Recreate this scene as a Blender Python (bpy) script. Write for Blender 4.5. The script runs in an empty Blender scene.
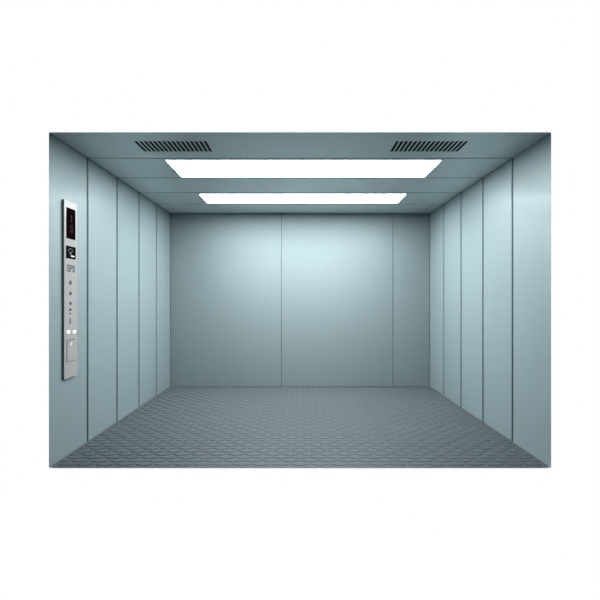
import bpy, bmesh, math
from mathutils import Vector, Matrix

SC = bpy.context.scene
COL = SC.collection

# ---------------------------------------------------------------- dimensions (metres)
HW = 1.72            # half width of the lift car
H = 2.296            # clear height
EYE = 1.148
Y0 = 2.741           # open front of the car
YB = 5.305           # back wall face
SEAMS = [Y0, 3.238, 3.760, 4.273, 4.788, YB]
T = 0.010            # panel thickness
F = 400.0

# ---------------------------------------------------------------- materials
def nodes_mat(name):
    m = bpy.data.materials.new(name)
    m.use_nodes = True
    nt = m.node_tree
    b = nt.nodes.get('Principled BSDF')
    return m, nt, b

def plain(name, col, rough=0.5, metal=0.0, emit=None, es=0.0, spec=None):
    m, nt, b = nodes_mat(name)
    b.inputs['Base Color'].default_value = (*col, 1)
    b.inputs['Roughness'].default_value = rough
    b.inputs['Metallic'].default_value = metal
    if spec is not None: b.inputs['Specular IOR Level'].default_value = spec
    if emit:
        b.inputs['Emission Color'].default_value = (*emit, 1)
        b.inputs['Emission Strength'].default_value = es
    return m

def brushed(name, col, rough, metal=1.0, scale=(1, 1, 1), var=0.04, rvar=0.05, aniso=0.0, tangent=None, bump=0.02):
    """brushed steel: fine stretched noise drives tone and roughness."""
    m, nt, b = nodes_mat(name)
    N, L = nt.nodes, nt.links
    tc = N.new('ShaderNodeTexCoord')
    mp = N.new('ShaderNodeMapping')
    mp.inputs['Scale'].default_value = scale
    L.new(tc.outputs['Object'], mp.inputs['Vector'])
    nz = N.new('ShaderNodeTexNoise')
    nz.inputs['Scale'].default_value = 1.0
    nz.inputs['Detail'].default_value = 3.0
    L.new(mp.outputs['Vector'], nz.inputs['Vector'])
    cr = N.new('ShaderNodeMapRange')
    cr.inputs['To Min'].default_value = 1 - var
    cr.inputs['To Max'].default_value = 1 + var
    cr.inputs['From Min'].default_value = 0.25
    cr.inputs['From Max'].default_value = 0.75
    L.new(nz.outputs['Fac'], cr.inputs['Value'])
    vm = N.new('ShaderNodeVectorMath'); vm.operation = 'SCALE'
    vm.inputs[0].default_value = col
    L.new(cr.outputs['Result'], vm.inputs['Scale'])
    L.new(vm.outputs['Vector'], b.inputs['Base Color'])
    rr = N.new('ShaderNodeMapRange')
    rr.inputs['To Min'].default_value = rough - rvar
    rr.inputs['To Max'].default_value = rough + rvar
    L.new(nz.outputs['Fac'], rr.inputs['Value'])
    L.new(rr.outputs['Result'], b.inputs['Roughness'])
    b.inputs['Metallic'].default_value = metal
    if aniso:
        b.inputs['Anisotropic'].default_value = aniso
        cx = N.new('ShaderNodeCombineXYZ')
        for i in range(3):
            cx.inputs[i].default_value = tangent[i]
        L.new(cx.outputs[0], b.inputs['Tangent'])
    if bump:
        bp = N.new('ShaderNodeBump')
        bp.inputs['Strength'].default_value = bump
        bp.inputs['Distance'].default_value = 0.001
        L.new(nz.outputs['Fac'], bp.inputs['Height'])
        L.new(bp.outputs['Normal'], b.inputs['Normal'])
    return m

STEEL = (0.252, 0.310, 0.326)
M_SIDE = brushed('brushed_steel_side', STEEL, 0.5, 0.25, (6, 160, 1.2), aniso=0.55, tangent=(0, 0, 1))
M_BACK = brushed('brushed_steel_back', (0.168, 0.204, 0.215), 0.7, 0.1, (160, 6, 1.2), aniso=0.55, tangent=(0, 0, 1))  # same steel as the side panels; weaker light painted in as darker colour
for _m in (M_SIDE,):
    _b = _m.node_tree.nodes['Principled BSDF']
    _b.inputs['Coat Weight'].default_value = 0.05
    _b.inputs['Coat Roughness'].default_value = 0.17
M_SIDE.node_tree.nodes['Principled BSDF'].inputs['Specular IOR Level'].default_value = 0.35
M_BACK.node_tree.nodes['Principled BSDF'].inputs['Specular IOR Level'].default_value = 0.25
M_CEIL = brushed('brushed_steel_ceiling', (0.61, 0.665, 0.675), 0.42, 0.4, (1.5, 120, 6))
M_FLOOR = brushed('tread_plate_steel', (0.060, 0.072, 0.079), 0.55, 0.1, (9, 9, 9), var=0.06)
M_GROOVE = plain('dark_joint', (0.035, 0.06, 0.065), 0.6, 0.3)
M_SHELL = plain('galvanised_shell', (0.10, 0.13, 0.14), 0.6, 0.6)
M_LIGHT = plain('lit_diffuser', (0.9, 0.9, 0.9), 0.4, 0, (0.93, 1.0, 1.0), 25.0)
M_LIGHT_FAR = plain('lit_diffuser_far', (0.9, 0.9, 0.9), 0.4, 0, (0.93, 1.0, 1.0), 41.0)
M_LFRAME = plain('light_trim', (0.62, 0.70, 0.71), 0.4, 0.6)
M_BLACK = plain('vent_dark', (0.004, 0.005, 0.006), 0.9)
M_PLATE = brushed('satin_silver_plate', (0.37, 0.345, 0.345), 0.38, 0.1, (30, 200, 2), var=0.02)
M_PEDGE = plain('plate_edge', (0.20, 0.23, 0.23), 0.5, 0.3)
M_SCREEN = plain('dark_screen', (0.006, 0.002, 0.003), 0.3, spec=0.0)
M_DIGIT = plain('dim_red_digit', (0.012, 0.004, 0.004), 0.8, 0, (0.5, 0.06, 0.05), 0.02)
M_SIGN = plain('black_sign', (0.006, 0.006, 0.007), 0.4, spec=0.0)
M_SYM = plain('grey_symbol', (0.09, 0.10, 0.10), 0.5)
M_WHITE = plain('white_print', (0.85, 0.85, 0.85), 0.5)
M_LETTER = plain('grey_lettering', (0.10, 0.10, 0.105), 0.5)
M_BTN = plain('dark_button', (0.10, 0.105, 0.105), 0.5, 0.2)
M_BTN2 = plain('light_button', (0.27, 0.27, 0.27), 0.5, 0.2)
M_LAMP = plain('lit_white_lamp', (0.9, 0.9, 0.9), 0.4, 0, (1, 1, 1), 0.9)

# ---------------------------------------------------------------- mesh helpers
def link(name, bm, mats, parent=None, smooth=False):
    me = bpy.data.meshes.new(name)
    bmesh.ops.recalc_face_normals(bm, faces=bm.faces)
    bm.to_mesh(me); bm.free()
    for m in (mats if isinstance(mats, (list, tuple)) else [mats]):
        me.materials.append(m)
    if smooth:
        for p in me.polygons: p.use_smooth = True
    o = bpy.data.objects.new(name, me)
    COL.objects.link(o)
    if parent is not None:
        o.parent = parent
        if parent.type == 'EMPTY' or parent.location.length:
            o.matrix_parent_inverse = Matrix.Translation(-world_loc(parent))
    return o

def world_loc(o):
    v = Vector(o.location)
    return v

def hexa(bm, pts, mi=0):
    """pts: 8 points, bottom ring 0-3, top ring 4-7."""
    v = [bm.verts.new(p) for p in pts]
    fs = []
    for f in ((0, 1, 2, 3), (7, 6, 5, 4), (0, 4, 5, 1), (1, 5, 6, 2), (2, 6, 7, 3), (3, 7, 4, 0)):
        fc = bm.faces.new([v[i] for i in f]); fc.material_index = mi; fs.append(fc)
    return v, fs

def box(bm, x0, x1, y0, y1, z0, z1, bev=0.0, mi=0):
    v, fs = hexa(bm, [(x0, y0, z0), (x1, y0, z0), (x1, y1, z0), (x0, y1, z0),
                      (x0, y0, z1), (x1, y0, z1), (x1, y1, z1), (x0, y1, z1)], mi)
    if bev:
        es = list({e for f in fs for e in f.edges})
        bmesh.ops.bevel(bm, geom=es, offset=bev, segments=2, profile=0.7, affect='EDGES', clamp_overlap=True)

def struct(o):
    o['kind'] = 'structure'
    return o

def thing(name, label, cat, loc, group=None):
    o = bpy.data.objects.new(name, None)
    o.empty_display_size = 0.1
    o.location = loc
    COL.objects.link(o)
    o['label'] = label; o['category'] = cat
    if group: o['group'] = group
    return o

TS = 0.004
G = 0.013            # half joint between panels
# ---------------------------------------------------------------- side walls
def side_wall(s, name):
    bm = bmesh.new()
    a, b = HW + TS, HW + 0.045
    hexa(bm, [(s*a, Y0+.02, 0), (s*b, Y0+.13, 0), (s*b, YB+.05, 0), (s*a, YB+.05, 0),
              (s*a, Y0+.02, H+T), (s*b, Y0+.13, H+T), (s*b, YB+.05, H+T), (s*a, YB+.05, H+T)])
    w = struct(link(name, bm, M_GROOVE))
    for i in range(5):
        y0 = SEAMS[i] + (G if i else 0)
        y1 = SEAMS[i+1] - (G if i < 4 else 0.004)
        z0, z1 = (0.002, H - 0.003) if i else (0.0005, H - 0.0005)
        bm = bmesh.new()
        if i == 0:
            prof = [(HW, y0), (HW+.0008, y0), (HW+TS-.0003, y0+.02), (HW+TS-.0003, y1), (HW, y1)]
            lo = [bm.verts.new((s*x, y, z0)) for x, y in prof]
            hi = [bm.verts.new((s*x, y, z1)) for x, y in prof]
            bm.faces.new(lo); bm.faces.new(hi)
            for k in range(5): bm.faces.new((lo[k], lo[(k+1) % 5], hi[(k+1) % 5], hi[k]))
        else:
            box(bm, min(s*HW, s*(HW+TS-.0003)), max(s*HW, s*(HW+TS-.0003)), y0, y1, z0, z1, 0.0012)
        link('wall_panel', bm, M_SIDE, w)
    return w

wl = side_wall(-1, 'wall_left')
wr = side_wall(1, 'wall_right')

# ---------------------------------------------------------------- back wall
bm = bmesh.new()
box(bm, -HW - .045, HW + .045, YB + T, YB + .05, 0, H + T)
wb = struct(link('wall_back', bm, M_GROOVE))
xs = [-HW, (281.5-300)*YB/F, (393-300)*YB/F, HW]
for i in range(3):
    x0 = xs[i] + (0.004 if i == 0 else 0.004)
    x1 = xs[i+1] - (0.004 if i == 2 else 0.004)
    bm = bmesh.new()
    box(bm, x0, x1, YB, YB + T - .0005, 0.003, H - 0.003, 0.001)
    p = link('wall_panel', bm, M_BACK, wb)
    if i == 0:
        bm = bmesh.new()
        xc = (208-300)*YB/F
        box(bm, xc-.003, xc+.003, YB-.0012, YB, EYE-51*YB/F, EYE+55*YB/F, 0.0005)
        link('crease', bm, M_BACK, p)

# ---------------------------------------------------------------- ceiling
VX0, VX1 = 0.655, 1.215           # vent extents in x (mirrored)
VY0, VY1 = EYE*F/159.6, EYE*F/147.4
bm = bmesh.new()
a, b = H + T, H + 0.05
hexa(bm, [(-HW-.01, Y0+.04, a), (HW+.01, Y0+.04, a), (HW+.04, YB+.05, a), (-HW-.04, YB+.05, a),
          (-HW-.01, Y0+.16, b), (HW+.01, Y0+.16, b), (HW+.04, YB+.05, b), (-HW-.04, YB+.05, b)])
ceil = struct(link('ceiling', bm, M_GROOVE))
CX = HW - .001
for i in range(5):
    y0 = SEAMS[i] + (0.008 if i else 0)
    y1 = SEAMS[i+1] - (0.008 if i < 4 else 0.003)
    if i < 4:
        bm = bmesh.new()
        box(bm, -CX, CX, y1, SEAMS[i+1] + 0.008, H + .002, H + T - .0005)
        link('joint_strip', bm, M_GROOVE, ceil)
    bm = bmesh.new()
    if i == 0:
        zt = H + T - .0005
        hexa(bm, [(-CX, y0, H), (CX, y0, H), (CX, y0+.04, H), (-CX, y0+.04, H),
                  (-CX, y0, H+.001), (CX, y0, H+.001), (CX, y0+.04, zt), (-CX, y0+.04, zt)])
        box(bm, -CX, CX, y0+.04, VY0, H, zt)
        box(bm, -CX, -VX1, VY0, VY1, H, zt)
        box(bm, -VX0, VX0+.018, VY0, VY1, H, zt)
        box(bm, VX1+.018, CX, VY0, VY1, H, zt)
        box(bm, -CX, CX, VY1, y1, H, zt)
    else:
        box(bm, -CX, CX, y0, y1, H, H + T - .0005, 0.001)
    link('ceiling_panel', bm, M_CEIL, ceil)

# ceiling vents: a slotted plate set in the first ceiling panel, dark duct behind it
def vent(s, label):
    dx = 0.018 if s > 0 else 0.0
    cx = s*(VX0+VX1)/2 + dx
    t = thing('ceiling_vent', label, 'vent', (cx, (VY0+VY1)/2, H), 'slotted ceiling vents')
    bm = bmesh.new()
    ax0, ax1 = VX0, VX1
    first, pitch, half = 1.190, 0.0334, 0.0112
    slots = sorted([first - pitch*k for k in range(16)])
    sy0, sy1 = EYE*F/158.8, EYE*F/148.4
    z0, z1 = H, H + 0.0015
    def bx(xa, xb, ya, yb):
        xa, xb = sorted((s*xa, s*xb)); box(bm, xa+dx, xb+dx, ya, yb, z0, z1)
    e = .0003
    bx(ax0+e, ax1-e, VY0+e, sy0); bx(ax0+e, ax1-e, sy1, VY1-e)
    prev = ax0+e
    for c in slots:
        bx(prev, c-half, sy0, sy1)
        prev = c+half
    bx(prev, ax1-e, sy0, sy1)
    link('slotted_grille', bm, M_CEIL, t)
    bm = bmesh.new()
    xa, xb = sorted((s*(ax0+.004), s*(ax1-.004)))
    box(bm, xa+dx, xb+dx, VY0+.004, VY1-.004, H + .0065, H + .0095)
    link('duct_backing', bm, M_BLACK, t)
vent(-1, 'black slotted vent in the ceiling on the same side as the control panel')
vent(1, 'black slotted vent in the ceiling beside the plain right wall without controls')

# ceiling lights
LX = 0.03
def light(hw, o0, o1, label, mat):
    y0, y1 = EYE*F/o0, EYE*F/o1
    t = thing('ceiling_light', label, 'ceiling light', (LX, (y0+y1)/2, H), 'rectangular ceiling lights')
    fr = 0.008
    bm = bmesh.new()
    z0, z1 = H - 0.004, H
    box(bm, LX-hw-fr, LX+hw+fr, y0-fr, y0, z0, z1); box(bm, LX-hw-fr, LX+hw+fr, y1, y1+fr, z0, z1)
    box(bm, LX-hw-fr, LX-hw, y0, y1, z0, z1); box(bm, LX+hw, LX+hw+fr, y0, y1, z0, z1)
    link('light_frame', bm, M_LFRAME, t)
    bm = bmesh.new()
    box(bm, LX-hw+.0005, LX+hw-.0005, y0+.0005, y1-.0005, H-.003, H-.0002)
    link('diffuser', bm, mat, t)
light(1.128, 140.07, 123.6, 'larger nearer glowing white rectangular light in the ceiling between the vents', M_LIGHT)
light(1.118, 105.97, 97.55, 'smaller farther glowing white rectangular light close to the back wall', M_LIGHT_FAR)

# ---------------------------------------------------------------- floor
bm = bmesh.new()
hexa(bm, [(-HW, Y0+.06, -.03), (HW, Y0+.06, -.03), (HW+.04, YB+.05, -.03), (-HW-.04, YB+.05, -.03),
          (-HW, Y0, 0), (HW, Y0, 0), (HW+.04, YB+.05, 0), (-HW-.04, YB+.05, 0)])
fl = struct(link('floor', bm, M_FLOOR))
# raised tread bars in zigzag rows
bm = bmesh.new()
PX, PY, L_, Wd, Ht = 0.068, 0.060, 0.074, 0.020, 0.0045
ang = math.radians(23)
ny = int((YB - Y0 - .03)/PY); nx = int(2*(HW-.012)/PX)
for j in range(ny):
    cy = Y0 + .045 + PY*j
    for i in range(nx):
        cxp = -HW + .012 + PX*(i+.5) + (2*(HW-.012)-nx*PX)/2
        a = ang if (i + j) % 2 else -ang
        ca, sa = math.cos(a), math.sin(a)
        def P(u, v, z): return (cxp + u*ca - v*sa, cy + u*sa + v*ca, z)
        base = [(-L_/2, 0), (-L_/4, -Wd/2), (L_/4, -Wd/2), (L_/2, 0), (L_/4, Wd/2), (-L_/4, Wd/2)]
        lo = [bm.verts.new(P(u, v, 0.0)) for u, v in base]
        hi = [bm.verts.new(P(u*.84, v*.6, Ht)) for u, v in base]
        bm.faces.new(hi)
        for k in range(6):
            bm.faces.new((lo[k], lo[(k+1) % 6], hi[(k+1) % 6], hi[k]))
link('tread_pattern', bm, M_FLOOR, fl)

# ---------------------------------------------------------------- car operating panel on the left wall
PT = 0.015
XF = -(HW - PT)                     # front face of plate
def yz(px, py):                     # photo pixel on the plate -> along-wall position and height
    y = F*abs(XF)/(300-px)
    return y, EYE + (300-py)*y/F
PY0, PY1 = yz(64.2, 0)[0], yz(77.2, 0)[0]
PZ1, PZ0 = yz(64.2, 199.2)[1], yz(64.2, 379.6)[1]
cop = thing('lift_control_panel', 'tall narrow silver lift control panel with black display on the left wall', 'control panel', (-HW, (PY0+PY1)/2, PZ0))
bm = bmesh.new()
box(bm, -HW, XF, PY0, PY1, PZ0, PZ1, 0.001, 0)
for f in bm.faces:
    if f.normal.x < 0.5: pass
bmesh.ops.recalc_face_normals(bm, faces=bm.faces)
for f in bm.faces:
    f.material_index = 0 if f.normal.x > 0.5 else 1
link('faceplate', bm, [M_PLATE, M_PEDGE], cop)

def slab(name, y0, y1, z0, z1, mat, parent, t=0.002, base=0.0, bev=0.0004):
    bm = bmesh.new()
    box(bm, XF+base, XF+base+t, y0, y1, z0, z1, bev)
    return link(name, bm, mat, parent)
def disc(name, y, z, ry, rz, mat, parent, t=0.004, n=28, base=0.0):
    bm = bmesh.new()
    rings = []
    for (k, xx) in ((1.0, 0), (1.0, t*.7), (.85, t)):
        rings.append([bm.verts.new((XF+base+xx, y+ry*k*math.cos(2*math.pi*i/n), z+rz*k*math.sin(2*math.pi*i/n))) for i in range(n)])
    for r0, r1 in zip(rings, rings[1:]):
        for i in range(n): bm.faces.new((r0[i], r0[(i+1) % n], r1[(i+1) % n], r1[i]))
    bm.faces.new(rings[-1]); bm.faces.new(rings[0][::-1])
    return link(name, bm, mat, parent)
def poly(name, pts, mat, parent, base, t=0.0006):
    bm = bmesh.new()
    a = [bm.verts.new((XF+base, y, z)) for y, z in pts]
    b = [bm.verts.new((XF+base+t, y, z)) for y, z in pts]
    n = len(pts)
    bm.faces.new(a); bm.faces.new(b[::-1])
    for i in range(n): bm.faces.new((a[i], a[(i+1) % n], b[(i+1) % n], b[i]))
    return link(name, bm, mat, parent)

yd0, zt = yz(66.3, 206.9); yd1, _ = yz(75.2, 0); zb = yz(66.3, 238)[1]
scr = slab('display_screen', yd0, yd1, zb, zt, M_SCREEN, cop)
ym, z1 = yz(71.2, 218.5)
w = .010
poly('display_arrow', [(ym-.003, z1-.03), (ym+.003, z1-.03), (ym+.003, z1+.008), (ym+w, z1+.008), (ym, z1+.028), (ym-w, z1+.008), (ym-.003, z1+.008)], M_DIGIT, scr, .002)
z2 = yz(71.2, 229)[1]
bm = bmesh.new()
for (a0, a1, b0, b1) in ((-.012, .012, .020, .025), (-.012, .012, -.025, -.020), (-.012, -.007, -.02, .02), (.007, .012, -.02, .02)):
    box(bm, XF+.002, XF+.0026, ym+a0, ym+a1, z2+b0, z2+b1)
link('display_digit', bm, M_DIGIT, scr)

ys0, zs1 = yz(66.0, 245.3); ys1 = yz(75.5, 0)[0]; zs0 = yz(66.0, 258)[1]
sg = slab('black_sign', ys0, ys1, zs0, zs1, M_SIGN, cop)
ym2, zc = yz(70.3, 252.8)
bm = bmesh.new()      # small grey emblem: arch over a disc
for k in range(7):
    a = math.pi*(k+.5)/7
    c = Vector((0, ym2+.027*math.cos(a), zc+.004+.027*math.sin(a)))
    box(bm, XF+.002, XF+.0026, c.y-.006, c.y+.006, c.z-.003, c.z+.003)
link('arch_symbol', bm, M_SYM, sg)
disc('round_symbol', ym2, zc-.004, .012, .012, M_SYM, sg, 0.0006, 20, .002)
yb0, yb1 = yz(70.8, 0)[0], yz(74.2, 0)[0]
zbar = yz(72.5, 256.4)[1]
slab('white_bar', yb0, yb1, zbar-.005, zbar+.005, M_WHITE, sg, .0006, .002, 0)

# lettering under the sign
yl0, zl1 = yz(67.0, 264.3); yl1 = yz(75.0, 0)[0]; zl0 = yz(67.0, 271.8)[1]
cu = bpy.data.curves.new('lettering', 'FONT')
cu.body = 'EPS'; cu.extrude = 0.0003; cu.offset = 0.045; cu.size = 1.0
tmp = bpy.data.objects.new('lettering_tmp', cu); COL.objects.link(tmp)
bpy.context.view_layer.update()
me = bpy.data.meshes.new_from_object(tmp.evaluated_get(bpy.context.evaluated_depsgraph_get()))
COL.objects.unlink(tmp); bpy.data.objects.remove(tmp)
xs_ = [v.co.x for v in me.vertices]; zs_ = [v.co.y for v in me.vertices]
xa, xb, za, zb_ = min(xs_), max(xs_), min(zs_), max(zs_)
for v in me.vertices:
    x, yy, zz = v.co
    v.co = (XF + .0002 + (zz > 0)*.0008, yl0 + (x-xa)/(xb-xa)*(yl1-yl0), zl0 + (yy-za)/(zb_-za)*(zl1-zl0))
me.materials.clear(); me.materials.append(M_LETTER)
lt = bpy.data.objects.new('lettering', me); COL.objects.link(lt); lt.parent = cop
lt.matrix_parent_inverse = Matrix.Translation(-Vector(cop.location))
lt['label'] = 'small grey capital letters'

# buttons down the plate
for (py, ry, rz, m) in ((282.6, .013, .016, M_BTN), (293.4, .012, .014, M_BTN), (303.4, .011, .012, M_BTN),
                        (309.6, .012, .009, M_BTN), (313.3, .011, .008, M_BTN2), (321, .011, .022, M_BTN2)):
    y, z = yz(70.4, py)
    ring = disc('button', y, z, ry, rz, m, cop, 0.005)
for px in (67.9, 74.0):
    y, z = yz(px, 331.8)
    bm = bmesh.new()
    box(bm, XF, XF+.006, y-.016, y+.016, z-.011, z+.011, .003)
    link('indicator_lamp', bm, M_LAMP, cop)

# service compartment door with its dark surround
yc0, zc1 = yz(66.6, 340.2); yc1 = yz(74.9, 0)[0]; zc0 = yz(66.6, 362.4)[1]
slab('compartment_surround', yc0, yc1, zc0, zc1, M_BTN, cop, .0008, 0, 0)
dr = slab('compartment_door', yc0+.003, yc1-.005, zc0+.005, zc1-.006, M_PLATE, cop, .003, .0008, .0008)
yt, zt_ = yz(70.8, 344.5)
poly('triangle_mark', [(yt-.012, zt_+.012), (yt+.012, zt_+.012), (yt, zt_-.014)], M_WHITE, dr, .0038)

# ---------------------------------------------------------------- world: plain white added behind the car, dimmed before it to limit light inside
w = bpy.data.worlds.new('world'); SC.world = w
w.use_nodes = True
nt = w.node_tree; N, L = nt.nodes, nt.links
bg = N['Background']
tc = N.new('ShaderNodeTexCoord'); sx = N.new('ShaderNodeSeparateXYZ')
L.new(tc.outputs['Generated'], sx.inputs[0])
cr = N.new('ShaderNodeValToRGB')
mr = N.new('ShaderNodeMapRange'); mr.inputs['From Min'].default_value = -1; mr.inputs['From Max'].default_value = 1
L.new(sx.outputs['Y'], mr.inputs['Value']); L.new(mr.outputs['Result'], cr.inputs['Fac'])
e = cr.color_ramp.elements
e[0].position = 0.50; e[0].color = (0.06, 0.08, 0.085, 1)
e[1].position = 0.66; e[1].color = (1, 1, 1, 1)
L.new(cr.outputs['Color'], bg.inputs['Color'])
bg.inputs['Strength'].default_value = 1.0

# ---------------------------------------------------------------- camera
cam = bpy.data.cameras.new('camera'); cam.sensor_width = 36; cam.lens = 24.0
co = bpy.data.objects.new('camera', cam); COL.objects.link(co)
co.location = (0, 0, EYE); co.rotation_euler = (math.pi/2, 0, 0)
SC.camera = co

SC.view_settings.view_transform = 'Standard'
SC.view_settings.look = 'None'
SC.view_settings.exposure = 0.0
SC.view_settings.gamma = 1.0
SC.view_settings.use_curve_mapping = False
SC.cycles.max_bounces = 12
SC.cycles.glossy_bounces = 8
SC.cycles.diffuse_bounces = 6
